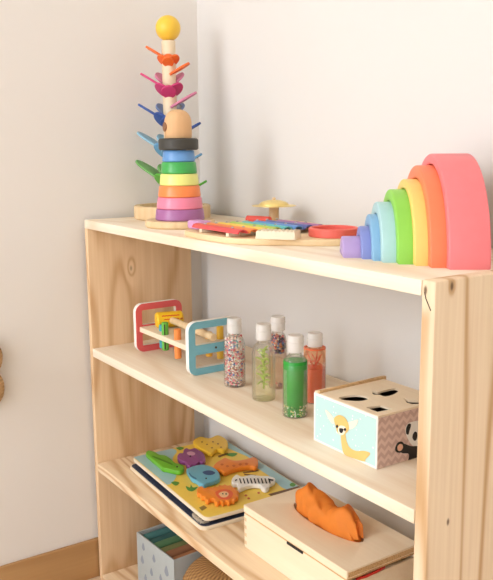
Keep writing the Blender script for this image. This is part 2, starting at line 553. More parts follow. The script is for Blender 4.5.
left_l = (.048, .0625, .070, .080, .090); left_v = (60, 90.5, 123, 153, 184)
right_l = (.047, .062, .070, .072, .082); right_v = (76.5, 109, 141, 172, 201)
front_l = (.029, .038, .044, .046, .047)
for k, (nm, c, v0, back) in enumerate(tiers):
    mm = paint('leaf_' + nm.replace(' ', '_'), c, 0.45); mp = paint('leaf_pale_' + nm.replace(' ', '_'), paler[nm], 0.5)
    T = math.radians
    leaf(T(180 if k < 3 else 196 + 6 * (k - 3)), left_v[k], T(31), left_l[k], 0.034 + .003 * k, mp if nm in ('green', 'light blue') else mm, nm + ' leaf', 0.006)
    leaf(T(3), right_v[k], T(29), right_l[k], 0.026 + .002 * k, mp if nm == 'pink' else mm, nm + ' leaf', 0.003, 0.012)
    fl = front_l[k]
    leaf(T(136), v0 + 7, T(44), fl, fl * .92, mm, nm + ' leaf', 0.005, .002)
    leaf(T(44), v0 + 7, T(44), fl, fl * .92, mm, nm + ' leaf', 0.005, .002)
    leaf(T(90), v0 + 8, T(40), fl * .9, fl * .8, mm, nm + ' leaf', 0.010)
    bm = bmesh.new(); sphere(bm, F_ * .008 + Vector((0, 0, tz(v0 - 2))), .0105, 16, 10, (1, 1, .8)); obj('hub', bm, mm, tr_, label=nm + ' hub')
    if back:
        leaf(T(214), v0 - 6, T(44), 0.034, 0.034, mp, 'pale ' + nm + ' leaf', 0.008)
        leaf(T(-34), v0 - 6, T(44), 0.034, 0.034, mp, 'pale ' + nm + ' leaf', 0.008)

# ------------------------------------------------------------------ music table
mu = thing('music_board', 'wooden music board with rainbow chime bars, a cymbal and a red drum', 'musical toy', (0, 0, HT))
BT = 0.0095
bl = [(.372, .040), (.392, .014), (.44, .006), (.50, .006), (.540, .014), (.580, .036), (.602, .066), (.632, .092), (.658, .128), (.662, .170),
      (.640, .212), (.58, .240), (.5, .252), (.42, .264), (.36, .266), (.330, .240), (.318, .19), (.330, .13), (.350, .08)]
obj('board', plate([smooth_loop([Vector((a, b, 0)) for a, b in bl], 5)], BT, 0.002), m_tan, mu)
bar_c = [('red', (226, 84, 84)), ('orange', (244, 140, 74)), ('yellow', (246, 208, 84)), ('lime', (180, 208, 84)), ('teal', (92, 188, 190)),
         ('blue', (92, 144, 206)), ('navy', (86, 96, 160)), ('plum', (168, 110, 156))]
m_pin = metal_mat('steel_pin', (190, 186, 180))
for a in (0.44, 0.52):
    obj('rail', B(a - 0.004, a + 0.004, 0.016, 0.182, BT, BT + 0.006, bev=0.001), m_ends, mu)
for i, (nm, c) in enumerate(bar_c):
    y = 0.026 + i * 0.0205
    x0, x1 = 0.412 + i * 0.005, 0.549 + i * 0.0012
    r = 0.0096
    lp = [(r * math.cos(PI * q / 14), 0.0068 * math.sin(PI * q / 14)) for q in range(15)] + [((r - .0022) * math.cos(PI * q / 14), (0.0046) * math.sin(PI * q / 14)) for q in range(14, -1, -1)]
    mt = Matrix.Translation((x0, y, BT + 0.0062)) @ Matrix(((0, 0, 1, 0), (1, 0, 0, 0), (0, 1, 0, 0), (0, 0, 0, 1)))
    b = obj('chime_bar', plate([lp], x1 - x0, 0.0004, mt), paint('bar_' + nm, c, 0.35), mu, label=nm + ' chime bar')
    for xx in (0.44, 0.52):
        bm = bmesh.new(); sphere(bm, (xx, y, BT + 0.0133), 0.0024, 10, 8, (1, 1, .7)); obj('pin', bm, m_pin, b)
# lilac knob block, red roller, ribbed block, drum, cymbal
obj('lilac_block', B(0.372, 0.408, 0.030, 0.058, BT, BT + 0.0145, bev=0.004, seg=3), paint('lilac_block', (214, 158, 204)), mu)
obj('roller', rod((0.345, 0.172, BT + 0.0065), (0.392, 0.190, BT + 0.0065), 0.0065, 20, bev=0.001), paint('roller_red', (222, 84, 70)), mu)
gd = Vector((0.62, 0.78, 0)).normalized(); ga = math.atan2(gd.y, gd.x)
gb = bmesh.new(); lp = [(0, 0), (0.062, 0), (0.062, 0.010)]
for k in range(9, -1, -1): lp += [(0.062 * (k + 0.75) / 10, 0.0135), (0.062 * (k + 0.2) / 10, 0.0112)]
gb.free()
g_ = obj('ribbed_block', plate([lp], 0.030, 0.0005, XZ), m_ends, mu, loc=(0.553, 0.058, BT), rot=(0, 0, 0.62))
dr = obj('drum', LA([(0.033, BT), (0.0375, BT), (0.0385, BT + 0.001), (0.0385, BT + 0.012), (0.0365, BT + 0.0135), (0.0345, BT + 0.0135), (0.033, BT + 0.012), (0.033, BT + 0.006), (0, BT + 0.006), (0, BT), (0.033, BT)], 48), paint('drum_red', (236, 108, 94)), mu, loc=(0.611, 0.152, 0))
cp = Vector((0.362, 0.220, 0))
dome = [(.0275 * math.sin(q * PI / 20), .0400 + .0095 * math.cos(q * PI / 20)) for q in range(11)]
cy = obj('cymbal', LA(dome + [(0.0405, 0.0392), (0.0405, 0.0384)] + [(max(r - .0008, 0), z - .001) for r, z in dome[::-1]], 48), metal_mat('brass', (246, 220, 140), 0.35, 0.45), mu, loc=cp)
obj('cymbal_post', rod((0, 0, BT), (0, 0, 0.0486), 0.0092, 20), m_beech, mu, loc=cp)
bm = bmesh.new(); sphere(bm, (0, 0, 0.0515), 0.0035, 12, 8, (1, 1, .8)); obj('cymbal_nut', bm, m_beech, cy)

# ------------------------------------------------------------------ pounding bench
pb = thing('pounding_bench', 'wooden pounding bench toy with one red and one blue frame', 'toy', (0, 0, ZM))
m_redf = paint('frame_red', (232, 100, 100)); m_bluef = paint('frame_blue', (132, 196, 212))
yA, yB, hF = 0.060, 0.168, 0.101


def frame(x0, mat, lab):
    holes = [rrect(yA + 0.014, yB - 0.014, 0.013, 0.0385, 0.003), rrect(yA + 0.014, yB - 0.014, 0.0565, hF - 0.0135, 0.003)]
    mt = Matrix.Translation((x0, 0, 0)) @ YZ
    f = obj('end_frame', plate([rrect(yA, yB, 0, hF, 0.017)] + [h[::-1] for h in holes], 0.0115, 0.001, mt), m_white, pb, label=lab)
    o = obj('painted_face', plate([rrect(yA + .0002, yB - .0002, 0.0002, hF - .0002, 0.017)] + [h[::-1] for h in holes], 0.0012, 0.0, Matrix.Translation((x0 + 0.0113, 0, 0)) @ YZ), mat, f, label='painted face')
    return f


frame(0.0905, m_redf, 'red end frame'); fb = frame(0.3050, m_bluef, 'blue end frame')
obj('screw', rod((0.3170, 0.118, 0.0475), (0.3184, 0.118, 0.0475), 0.0022, 12), m_dark, fb)
pk = plate([[(0.101, yA + .008), (0.306, yA + .008), (0.306, yB - .008), (0.101, yB - .008)]], 0.0105, 0.001, Matrix.Translation((0, 0, 0.0430)))
obj('plank', pk, m_ends, pb)
pegs = [(0.160, 0.090, (70, 168, 178), 0.066, .018, 'teal'), (0.192, 0.079, (104, 186, 70), 0.078, 0.022, 'green'), (0.242, 0.079, (246, 146, 72), 0.074, 0.016, 'orange'),
        (0.270, 0.132, (250, 190, 66), 0.066, 0.018, 'yellow'), (0.285, 0.148, (250, 200, 72), 0.078, 0.014, 'yellow'), (0.118, 0.152, (222, 82, 86), 0.0555, .012, 'red')]
for x, y, c, zt, zb, nm in pegs:
    p = obj('peg', rod((x, y, zb), (x, y, zt), 0.0068, 18, bev=0.0012), paint('peg_' + nm, c), pb, label=nm + ' peg')
    if nm == 'green':
        d = Vector((FW.x, FW.y, 0)).normalized() * -0.0062
        obj('slot', B(x + d.x - .0012, x + d.x + .0012, y + d.y - .0014, y + d.y + .0006, zb + .003, zt - .003), m_dark, p)
hm = thing('toy_hammer', 'yellow headed wooden toy hammer lying on the pounding bench plank', 'hammer', (0, 0, ZM))
h0, h1 = Vector((0.133, 0.0900, 0.0702)), Vector((0.148, 0.143, 0.0702))
hh = obj('head', rod(h0, h1, 0.0162, 28, bev=0.003), paint('hammer_yellow', (252, 202, 44), 0.35), hm)
ha = (h1 - h0).normalized(); up = Vector((0, 0, 1)); sid = ha.cross(up).normalized()
m_hp = paint('hammer_red_print', (228, 92, 40))
for k, (an_, a0, a1) in enumerate(((38, .010, .046), (12, .014, .044), (12, .048, .052))):
    q = math.radians(an_)
    dd = (sid * math.cos(q) + up * math.sin(q)) * 0.0161
    pts = [h0 + dd + ha * (a0 + (a1 - a0) * t / 12) + up * (0.0006 * (t % 2)) for t in range(13)]
    obj('printed_line', tube(bmesh.new(), pts, 0.0012, 6), m_hp, hh, label='red printed line')
obj('handle', rod(Vector((0.154, 0.116, 0.0705)), Vector((0.340, 0.100, 0.0735)), 0.0068, 18, bev=0.001), m_beech, hm)

# ------------------------------------------------------------------ sensory bottles
m_clear = clear_plastic('clear_plastic')
m_cap = liquid('frosted_cap_plastic', (254, 251, 246), 0.62, (252, 248, 242))
bead_m = [paint('bead_white', (246, 240, 234)), paint('bead_pink', (246, 160, 168)), paint('bead_red', (224, 84, 92)), paint('bead_blue', (110, 140, 196)), paint('bead_cream', (244, 214, 190)),
          paint('bead_purple', (128, 84, 132)), paint('bead_orange', (234, 140, 92)), paint('bead_dark', (64, 60, 84)), paint('bead_gold', (236, 214, 150)), paint('bead_green', (60, 120, 60))]


def bottle(loc, lab, R=0.0195, H=0.132, cap=0.026, neck=0.010):
    t = thing('sensory_bottle', lab, 'bottle', loc, 0, 'sensory bottles')
    sh_ = H - cap - 0.004
    w = 0.0009
    pr = [(0, 0.0012), (R * .8, 0), (R * .95, 0.0008), (R, 0.004), (R, sh_ - 0.024)]
    for k in range(1, 9):
        a = k / 8 * PI / 2
        pr.append((neck + (R - neck) * math.cos(a), sh_ - 0.024 + 0.022 * math.sin(a)))
    pr += [(neck, sh_ + 0.003)]
    inn = [(max(r - w, 0), z + (w if i < 4 else 0)) for i, (r, z) in enumerate(pr)][::-1]
    obj('bottle_body', LA(pr + inn, 40), m_clear, t)
    c0 = H - cap
    cr = 0.0128
    cp_ = obj('cap', LA([(0, c0), (cr, c0), (cr, H - .002), (cr - .0015, H), (0, H)], 32), m_cap, t, label='white cap')
    obj('cap_lid', LA([(cr, c0 + cap * .55), (cr + .0006, c0 + cap * .56), (cr + .0006, c0 + cap * .60), (cr, c0 + cap * .61)], 32), m_cap, cp_)
    return t


def bead_mesh(spots, r, mats):
    bm = bmesh.new()
    for p in spots:
        k = random.choice(mats)
        res = bmesh.ops.create_icosphere(bm, subdivisions=1, radius=r * random.uniform(.85, 1.1), matrix=Matrix.Translation(p))
        for f in {f for v in res['verts'] for f in v.link_faces}: f.material_index = k
    return bm


def cyl_spots(R, z0, z1, n, r, inner=0.3, top=None):
    out = []
    tries = 0
    while len(out) < n and tries < n * 30:
        tries += 1
        a = random.uniform(0, 2 * PI); q = R * math.sqrt(random.uniform(inner ** 2, 1)); z = random.uniform(z0, z1)
        p = Vector((q * math.cos(a), q * math.sin(a), z))
        if top and not top(p): continue
        if all((p - o).length > r * 1.55 for o in out): out.append(p)
    return out


R0 = 0.0195
# beads and pearls
b1 = bottle((0.4085, 0.100, ZM), 'clear bottle full of tiny pink, white and red beads beside the blue frame', 0.0192, 0.122)
sp1 = cyl_spots(0.0164, 0.003, 0.090, 520, 0.0022, 0.55, lambda p: p.z < 0.058 or random.random() < 0.35 * (1 if p.to_2d().dot(S_.to_2d()) < 0.004 else 0.4))
obj('beads', bead_mesh(sp1, 0.0022, [0, 0, 0, 1, 1, 2, 3, 4, 4]), bead_m, b1, kind='stuff')
# green fern in clear water
b2 = bottle((0.502, 0.0965, ZM), 'clear bottle holding a pale green plant sprig in water', 0.0198, 0.129)
obj('water', LA([(0, 0.002), (0.0182, 0.002), (0.0186, 0.005), (0.0186, 0.070), (0, 0.070)], 32), liquid('pale_green_water', (226, 232, 180), 0.05, (250, 251, 238)), b2)
bm = bmesh.new()
tube(bm, [(0, 0, 0.018), (0.001, 0, 0.05), (0, 0.001, 0.085)], 0.0014)
for k in range(30):
    z = 0.024 + k * 0.0021; a = k * 2.4; ln = 0.0135 * (0.75 + 0.25 * math.sin(k))
    d = Vector((math.cos(a), math.sin(a), 0))
    tube(bm, [Vector((0, 0, z)), d * ln * .5 + Vector((0, 0, z + .004)), d * ln + Vector((0, 0, z + .003 + .004 * math.sin(k * 2)))], 0.0016, 6, 0.6)
obj('plant_sprig', bm, paint('sprig_green', (178, 204, 84), 0.6), b2, label='pale green plant sprig')
# dark beads behind
b3 = bottle((0.4625, 0.1545, ZM), 'clear bottle with a clump of dark mixed beads, behind the plant bottle', 0.0165, 0.1275, 0.024)
sp3 = cyl_spots(0.0136, 0.064, 0.092, 170, 0.0023, 0.3)
obj('beads', bead_mesh(sp3, 0.0023, [7, 5, 2, 6, 4, 7, 3]), bead_m, b3, kind='stuff')
obj('clear_gel', LA([(0, 0.002), (0.0148, 0.002), (0.0154, 0.005), (0.0154, 0.0625), (0, 0.0625)], 32), liquid('clear_gel', (236, 214, 196), 0.10, (250, 240, 232)), b3)
sp3b = cyl_spots(0.0136, 0.0035, 0.008, 16, 0.002, 0.3)
obj('beads', bead_mesh(sp3b, 0.0018, [5, 2, 4]), bead_m, b3, kind='stuff')
# green liquid
b4 = bottle((0.597, 0.0895, ZM), 'bottle of deep green liquid with pale beads settled at its base', 0.0198, 0.1295)
obj('green_liquid', LA([(0, 0.002), (0.0170, 0.002), (0.0174, 0.005), (0.0174, 0.0185), (0.01885, 0.0205), (0.01885, 0.0890), (0.0185, 0.0895), (0, 0.0895)], 40), liquid('green_liquid', (48, 178, 60), 0.78, (80, 200, 90)), b4)
sp4 = cyl_spots(0.0171, 0.0035, 0.0195, 150, 0.0019, .94)
obj('beads', bead_mesh(sp4, 0.0018, [8, 8, 9, 0, 9, 9]), bead_m, b4, kind='stuff')
# orange liquid with coral
b5 = bottle((0.560, 0.158, ZM), 'bottle of orange red liquid with coral strands, behind the green bottle', 0.0190, 0.1165, 0.022)
obj('orange_liquid', LA([(0, 0.002), (0.0176, 0.002), (0.018, 0.005), (0.018, 0.058), (0, 0.058)], 40), liquid('orange_liquid', (255, 132, 88), 0.74, (255, 130, 90)), b5)
obj('upper_liquid', LA([(0, 0.0585), (0.018, 0.0585), (0.018, 0.090), (0, 0.090)], 40), liquid('pale_orange_liquid', (255, 204, 168), 0.12, (255, 226, 202)), b5)
obj('liquid_rim', LA([(0.0150, 0.0900), (0.0180, 0.0900), (0.0180, 0.0925), (0.0150, 0.0925), (0.0150, 0.0900)], 40), paint('rim_orange', (240, 124, 80)), b5, label='orange rim of the liquid')
bm = bmesh.new()
for k in range(12):
    a = k * 2.1; d = Vector((math.cos(a), math.sin(a), 0)); d2 = Vector((math.cos(a + .8), math.sin(a + .8), 0))
    tube(bm, [(0, 0, 0.056), d * .006 + Vector((0, 0, 0.068)), d * .0135 + Vector((0, 0, 0.078 + .008 * math.sin(k)))], 0.0010, 6, .6)
    tube(bm, [d * .006 + Vector((0, 0, 0.068)), d2 * .012 + Vector((0, 0, 0.072 + .01 * math.cos(k)))], 0.0008, 6, .6)
obj('coral_strands', bm, paint('coral_red', (220, 60, 40), 0.6), b5, label='red coral like strands')

# ------------------------------------------------------------------ shape sorter box
sx0, sx1, sy0, sy1, sz = 0.698, 0.829, 0.045, 0.175, 0.0725
so = thing('shape_sorter', 'shape sorter box printed with a fawn on pale blue and a panda', 'toy box', (0, 0, ZM))
w = 0.006
bx = bmesh.new()
box(bx, sx0, sx1 - .0008, sy0 + .0008, sy0 + w, 0, sz - .0028, 0.0006); box(bx, sx0, sx1 - .0013, sy1 - w, sy1, 0, sz - .002, 0.0006)
box(bx, sx0, sx0 + w, sy0 + w, sy1 - w, 0, sz - .0028, 0.0006); box(bx, sx1 - w, sx1 - .0008, sy0 + w, sy1 - w, 0, sz - .0028, 0.0006); box(bx, sx0 + w, sx1 - w, sy0 + w, sy1 - w, 0, w)
obj('box_body', bx, m_ply, so)
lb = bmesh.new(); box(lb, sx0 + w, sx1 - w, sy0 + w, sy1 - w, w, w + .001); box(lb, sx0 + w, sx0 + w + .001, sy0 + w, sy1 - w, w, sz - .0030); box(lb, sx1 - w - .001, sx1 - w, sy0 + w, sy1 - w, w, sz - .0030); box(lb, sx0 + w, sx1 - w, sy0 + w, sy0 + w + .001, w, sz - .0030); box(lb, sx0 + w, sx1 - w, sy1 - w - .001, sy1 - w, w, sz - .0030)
obj('inner_shade', lb, m_dark, so, label='shade inside the box, coloured as dark brown panels')  # shade seen through the lid holes, put in as dark coloured panels
fp = obj('front_face', B(sx0 + .0005, sx1 - .0005, sy0, sy0 + .0012, .0005, sz - .0005), m_white, so)
fpp = obj('printed_panel', B(sx0 + .004, sx1 - .003, sy0 - .0004, sy0 + .0004, .004, sz - .004), dots_mat('aqua_dots', (188, 222, 218), (232, 242, 236), 150, 0.33), fp, label='pale blue panel with white dots')
zp = obj('side_face', B(sx1 - .0012, sx1, sy0 + .0012, sy1, .0005, sz - .0028), zigzag_mat('pink_zigzag', (226, 198, 186), (206, 174, 162)), so, label='dusty pink zigzag face')
m_fawn = paint('fawn_tan', (238, 196, 116), 0.6); m_cream = paint('fawn_cream', (250, 238, 214), 0.6)


def fpt(u, v): # photo pixel on the front face -> (x, z)
    p = pix(u, v, 1, sy0); return Vector((p.x, p.z - ZM, 0))
def spt(u, v): # photo pixel on the side face -> (y, z)
    p = pix(u, v, 0, sx1); return Vector((p.y, p.z - ZM, 0))


fx = lambda x, y: fpt(300 + x / 3.7923, 330 + y / 3.7933)
def fprint(name, pts, mat, depth, par, lift=0.0006, n=4):
    return obj(name, plate([smooth_loop([fx(*q) for q in pts], n)], depth, 0, Matrix.Translation((0, sy0 - .0002 - lift, 0)) @ XZ), mat, par)
fw = fprint('fawn_print', [(158, 395), (172, 390), (178, 420), (190, 445), (215, 458), (245, 458), (268, 468), (250, 490), (246, 498), (205, 486), (170, 470), (160, 435)], m_fawn, .0003, fpp)
fprint('ear', [(135, 345), (118, 318), (98, 302), (108, 330), (125, 355)], m_cream, .0003, fw)
fprint('ear', [(182, 352), (200, 346), (222, 340), (212, 365), (190, 376)], m_cream, .0003, fw)
fprint('face', [(132, 335), (150, 322), (170, 330), (184, 350), (188, 375), (176, 392), (160, 398), (145, 388), (138, 365)], m_fawn, .0003, fw, .0009)
fprint('muzzle', [(150, 365), (165, 362), (178, 372), (172, 392), (160, 398), (148, 388)], m_cream, .0003, fw, .0012)
for q in ([(144, 358), (149, 364), (145, 371), (140, 365)], [(175, 370), (179, 376), (175, 383), (170, 376)], [(154, 372), (168, 374), (166, 386), (160, 390), (154, 384)]):
    fprint('eye' if q[0][0] != 154 else 'nose', q, m_black, .0003, fw, .0016)
sxx = lambda x, y: spt(300 + x / 3.7923, 330 + y / 3.7933)
def sprint(name, pts, mat, depth, par, lift=0.0, n=4):
    return obj(name, plate([smooth_loop([sxx(*q) for q in pts], n)], depth, 0, Matrix.Translation((sx1 - .0001 + lift, 0, 0)) @ YZ), mat, par)
pd = sprint('panda_print', [(405, 360), (425, 348), (460, 345), (500, 360), (515, 400), (505, 435), (470, 450), (432, 442), (410, 415), (400, 385)], m_white, .0003, zp)
sprint('body', [(372, 442), (390, 430), (420, 440), (450, 440), (500, 445), (530, 470), (525, 510), (480, 520), (440, 505), (425, 490), (410, 500), (412, 470), (385, 466)], m_black, .0003, pd, .0002)
sprint('ear', [(402, 372), (410, 356), (420, 358), (414, 382), (410, 396), (402, 392)], m_black, .0003, pd, .0004)
sprint('eye_patch', [(428, 395), (436, 385), (444, 392), (442, 412), (434, 420), (426, 410)], m_black, .0003, pd, .0004)
sprint('eye_patch', [(470, 385), (480, 382), (488, 395), (484, 412), (474, 410), (468, 398)], m_black, .0003, pd, .0004)
sprint('nose', [(452, 415), (464, 413), (464, 422), (457, 426)], m_black, .0003, pd, .0004)
sprint('paw', [(362, 440), (372, 425), (388, 424), (394, 440), (384, 462), (368, 464), (360, 455)], m_black, .0003, pd, .0006)
sprint('paw_pad', [(368, 442), (376, 432), (386, 434), (388, 446), (380, 457), (370, 456)], paint('pad_pink', (240, 190, 160)), .0003, pd, .0009)
zt = ZM + sz
lx = lambda x, y: Vector((*pz(300 + x / 3.7923, 370 + y / 3.8, zt).to_2d(), 0))
leafh = smooth_loop([lx(*q) for q in [(160, 103), (190, 98), (225, 100), (249, 110), (230, 117), (195, 115), (170, 110)]], 4)
birdh = smooth_loop([lx(*q) for q in [(282, 80), (300, 84), (318, 78), (345, 74), (360, 82), (350, 93), (328, 98), (308, 92), (290, 90)]], 4)
sqh = [lx(*q) for q in [(258, 141), (300, 137), (341, 150), (300, 157)]]
arh = [lx(*q) for q in [(392, 105), (412, 116), (470, 118), (470, 128), (425, 130), (405, 124)]]
def grow(h, k=1.45):
    c = sum((Vector((p.x, p.y, 0)) for p in h), Vector()) / len(h)
    return [c + Vector(((p.x - c.x) * 1.08, (p.y - c.y) * k, 0)) for p in h]


leafh, birdh, sqh = grow(leafh), grow(birdh), grow(sqh)
lid = plate([rrect(sx0 + .012, sx1 - .0012, sy0 + .0014, sy1 - .006, .001)] + [leafh, birdh, sqh, arh], 0.0028, 0.0, Matrix.Translation((0, 0, sz - .0026)))
obj('lid', lid, m_ply, so, label='plywood lid with cut out leaf, bird, square and arrow holes')
obj('edge_rail', B(sx0, sx0 + .0065, sy0 + .0014, sy1, sz - .006, sz + .0015, bev=.0006), m_ends, so)
obj('edge_rail', B(sx0 + .0065, sx0 + .0115, sy0 + .0014, sy1, sz - .006, sz + .0035, bev=.0006), m_layers, so, label='raised tan rail along the left edge')

# ------------------------------------------------------------------ puzzle boards with animals
PZ = 0.021


def fit(loc_pts, z):
    return [Vector((*pz(u, v, z).to_2d(), 0)) for u, v in loc_pts]


c00, c10, c01 = (pz(131.5, 457, ZL + PZ), pz(207, 520, ZL + PZ), pz(216, 439.5, ZL + PZ))
ex = (c10 - c00); W = 0.338; ex.normalize(); ey = Vector((-ex.y, ex.x, 0)); Hh = 0.222
ang0 = math.atan2(ex.y, ex.x)
PB = Matrix.Translation((c00.x, c00.y, 0)) @ Matrix.Rotation(ang0, 4, 'Z')
PBi = PB.inverted()
m_yel = paint('puzzle_yellow', (246, 212, 92), 0.4); m_pond = paint('puzzle_pond', (166, 204, 208), 0.4); m_navy = dots_mat('puzzle_navy', (44, 54, 78), (66, 84, 116), 70, .2)
pl = thing('puzzle_board', 'lower puzzle board with a dark navy print, under the yellow animal puzzle', 'puzzle', (c00.x + 0.003, c00.y - 0.010, ZL), ang0, 'animal puzzle boards')
obj('board', plate([rrect(0, W, 0, Hh - .02, .014)], .0068, .001), m_ends, pl)
obj('print', plate([rrect(.003, W - .003, .003, Hh - .023, .012)], .0004, 0, Matrix.Translation((0, 0, .0066))), m_navy, pl, label='dark navy printed face')
m_grey = dots_mat('piece_grey', (170, 158, 140), (90, 84, 80), 160, .35)
for k, (x, y) in enumerate(((W - .034, .0145),)):
    q = thing('puzzle_piece', 'grey brown chunky piece at the front corner of the navy lower puzzle', 'puzzle piece', PB @ Vector((x + .003, y - .010, ZL + .0071)), ang0)
    obj('piece_body', plate([rrect(-.018, .022, -.010, .014, .008)], .0066, .001), m_grey, q)
pt = thing('puzzle_board', 'yellow animal puzzle board with light blue ponds, on the lower shelf', 'puzzle', (c00.x, c00.y, ZL), ang0, 'animal puzzle boards')
obj('board', plate([rrect(0, W, 0, Hh, .014)], .0068, .0012, Matrix.Translation((0, 0, .0139))), m_ends, pt)
obj('print', plate([rrect(.0025, W - .0025, .0025, Hh - .0025, .0125)], .0005, 0, Matrix.Translation((0, 0, PZ - .0004))), m_yel, pt, label='yellow printed face')


def loc2(pts):
    return [(PBi @ v) for v in fit(pts, ZL + PZ)]


def clampb(v):
    return Vector((min(max(v.x, .0035), W - .0035), min(max(v.y, .0035), Hh - .0035), 0))


def printed(name, pts, mat, lift, lab=None, sm=True):
    lp = [clampb(v) for v in (smooth_loop(loc2(pts), 4) if sm else loc2(pts))]
    return obj(name, plate([lp], .0003, 0, Matrix.Translation((0, 0, PZ + lift))), mat, pt, label=lab)


A5 = lambda l: [(125 + x / 4.93, 430 + y / 4.93) for x, y in l]
A6 = lambda l: [(205 + x / 4.695, 445 + y / 4.695) for x, y in l]
printed('pond_print', A5([(20, 140), (80, 118), (150, 90), (215, 88), (255, 105), (235, 140), (245, 200), (250, 235), (205, 270), (120, 210), (50, 160)]), m_pond, .0002, 'light blue pond')
printed('pond_print', [(120 + x / 2.595, 430 + y / 2.595) for x, y in ((255, 14), (272, 42), (305, 58), (335, 72), (356, 98), (385, 118), (405, 136), (432, 154), (500, 156), (470, 120), (400, 75), (330, 30), (290, 8))], m_pond, .0002, 'light blue pond')
m_pg = paint('print_green', (86, 150, 60)); m_pbr = paint('print_brown', (120, 86, 58))
printed('strip_print', A6([(296, 232), (455, 190), (470, 195), (310, 240)]), m_pbr, .0004, 'dark brown strip', False)
for pts in (A5([(300, 278), (320, 285), (325, 270), (335, 285), (358, 282), (335, 302), (310, 298)]), A5([(228, 260), (248, 255), (268, 262), (250, 275)]), A5([(252, 88), (272, 84), (292, 90), (270, 100)]),
            A6([(398, 186), (410, 178), (426, 184), (418, 196), (402, 194)]), A6([(95, 45), (130, 38), (152, 42), (130, 55)])):
    printed('plant_print', pts, m_pg, .0004, 'small green plant')
for pts in (A6([(60, 52), (105, 38), (112, 43), (66, 60)]), A6([(178, 128), (250, 118), (252, 124), (182, 134)]), A6([(185, 136), (240, 142), (238, 147), (184, 142)])):
    printed('reed_print', pts, m_pbr, .0004, 'dark reeds', False)
m_rdot = paint('print_red', (210, 110, 60))
for (x, y) in ((192, 238), (252, 226), (205, 252)):
    printed('flower_print', A6([(x - 7, y), (x, y - 5), (x + 7, y), (x, y + 5)]), m_rdot, .0004, 'small red flower')
m_tag = paint('print_dots', (150, 130, 70))
printed('corner_print', A5([(365, 330), (400, 318), (408, 330), (372, 344)]) if False else [(199, 508), (204, 505.5), (207, 508), (202, 511)], m_tag, .0004, 'small speckled mark', False)


def piece(label, pts, rgb, th=.010):
    """outline at the piece's top, drawn back to its footing on the board"""
    zc = ZL + PZ + th * .6
    w_ = [Vector((*pz(u, v, zc).to_2d(), 0)) for u, v in pts]
    c = sum(w_, Vector()) / len(w_)
    t = thing('puzzle_piece', label, 'puzzle piece', (c.x, c.y, ZL + PZ + .0009), 0, 'animal puzzle pieces')
    body = obj('piece_body', plate([smooth_loop([p - c for p in w_], 5)], th, .0022), rgb if not isinstance(rgb, tuple) else paint('piece_paint', rgb, 0.35), t)
    t['_th'] = th
    cnt = [0]
    def deco(name, dpts, mat, lab=None, sm=True):
        cnt[0] += 1
        zz = ZL + PZ + .0009 + th
        lp = [Vector((*pz(u, v, zz).to_2d(), 0)) - c for u, v in dpts]
        if sm: lp = smooth_loop(lp, 4)
        obj(name, plate([lp], .0004, 0, Matrix.Translation((0, 0, th - .0002 + .00012 * min(cnt[0], 6)))), mat, body, label=lab)
    return deco


dk = piece('green crocodile puzzle piece on the light blue pond', A5([(103, 122), (118, 110), (150, 118), (170, 130), (200, 135), (225, 150), (250, 172), (285, 182), (290, 200), (270, 212), (235, 207), (205, 200), (185, 196), (165, 178), (150, 165), (125, 145)]), (108, 182, 48))
m_cd = paint('croc_dark', (70, 136, 36)); dk('eye', A5([(252, 180), (258, 178), (262, 182), (256, 186)]), m_black)
dk('ridge', A5([(140, 128), (190, 148), (232, 166), (228, 171), (186, 154), (138, 134)]), m_cd, 'darker green ridge')
dk = piece('purple hippo puzzle piece beside the green crocodile', A5([(258, 138), (268, 124), (285, 122), (290, 105), (305, 98), (320, 104), (345, 98), (365, 108), (388, 125), (397, 155), (385, 170), (368, 166), (350, 178), (335, 180), (320, 188), (303, 182), (296, 165), (268, 158)]), (146, 76, 134))
dk('face', A5([(305, 112), (325, 106), (345, 114), (340, 124), (315, 124)]), paint('hippo_pink', (214, 160, 180)), 'pale pink face')
dk('eye', A5([(318, 128), (324, 126), (326, 131), (320, 133)]), m_black)
dk = piece('light blue elephant puzzle piece in front of the purple hippo', A5([(303, 205), (318, 195), (345, 186), (385, 180), (425, 190), (452, 205), (468, 230), (465, 250), (435, 262), (410, 270), (390, 280), (368, 272), (352, 258), (330, 248), (318, 232)]), (112, 180, 200))
dk('ear', A5([(382, 208), (405, 200), (430, 202), (445, 212), (425, 222), (398, 220)]), paint('elephant_navy', (58, 84, 128)), 'dark blue ear')
dk('trunk_line', A5([(318, 212), (330, 225), (352, 238), (348, 243), (326, 232), (314, 216)]), paint('elephant_line', (70, 130, 160)))
dk('eye', A5([(396, 238), (402, 236), (404, 241), (398, 243)]), m_black)
dk = piece('yellow cheetah puzzle piece at the back of the yellow puzzle', [(193, 443), (200, 438.5), (209, 440), (218, 437), (226, 441), (228, 447), (224, 452), (217, 451), (211, 455), (204, 452), (198, 449)], (244, 198, 60))
m_sp = paint('cheetah_spots', (176, 122, 50))
for x, y in ((202, 442), (207, 444.5), (213, 442), (218, 444), (212, 448), (221, 447.5)):
    dk('spot', [(x - 1.1, y), (x, y - .7), (x + 1.1, y), (x, y + .7)], m_sp)
dk = piece('long orange giraffe puzzle piece lying above the zebra', A6([(38, 112), (52, 92), (75, 78), (95, 68), (120, 78), (150, 82), (190, 76), (225, 66), (246, 74), (249, 98), (236, 112), (210, 108), (180, 112), (150, 118), (118, 128), (90, 138), (68, 124), (50, 126)]), (240, 136, 40))
m_gs = paint('giraffe_spots', (214, 104, 28))
for x, y in ((80, 92), (105, 100), (135, 98), (165, 92), (195, 90)):
    dk('spot', A6([(x - 8, y), (x, y - 5), (x + 8, y), (x, y + 5)]), m_gs)
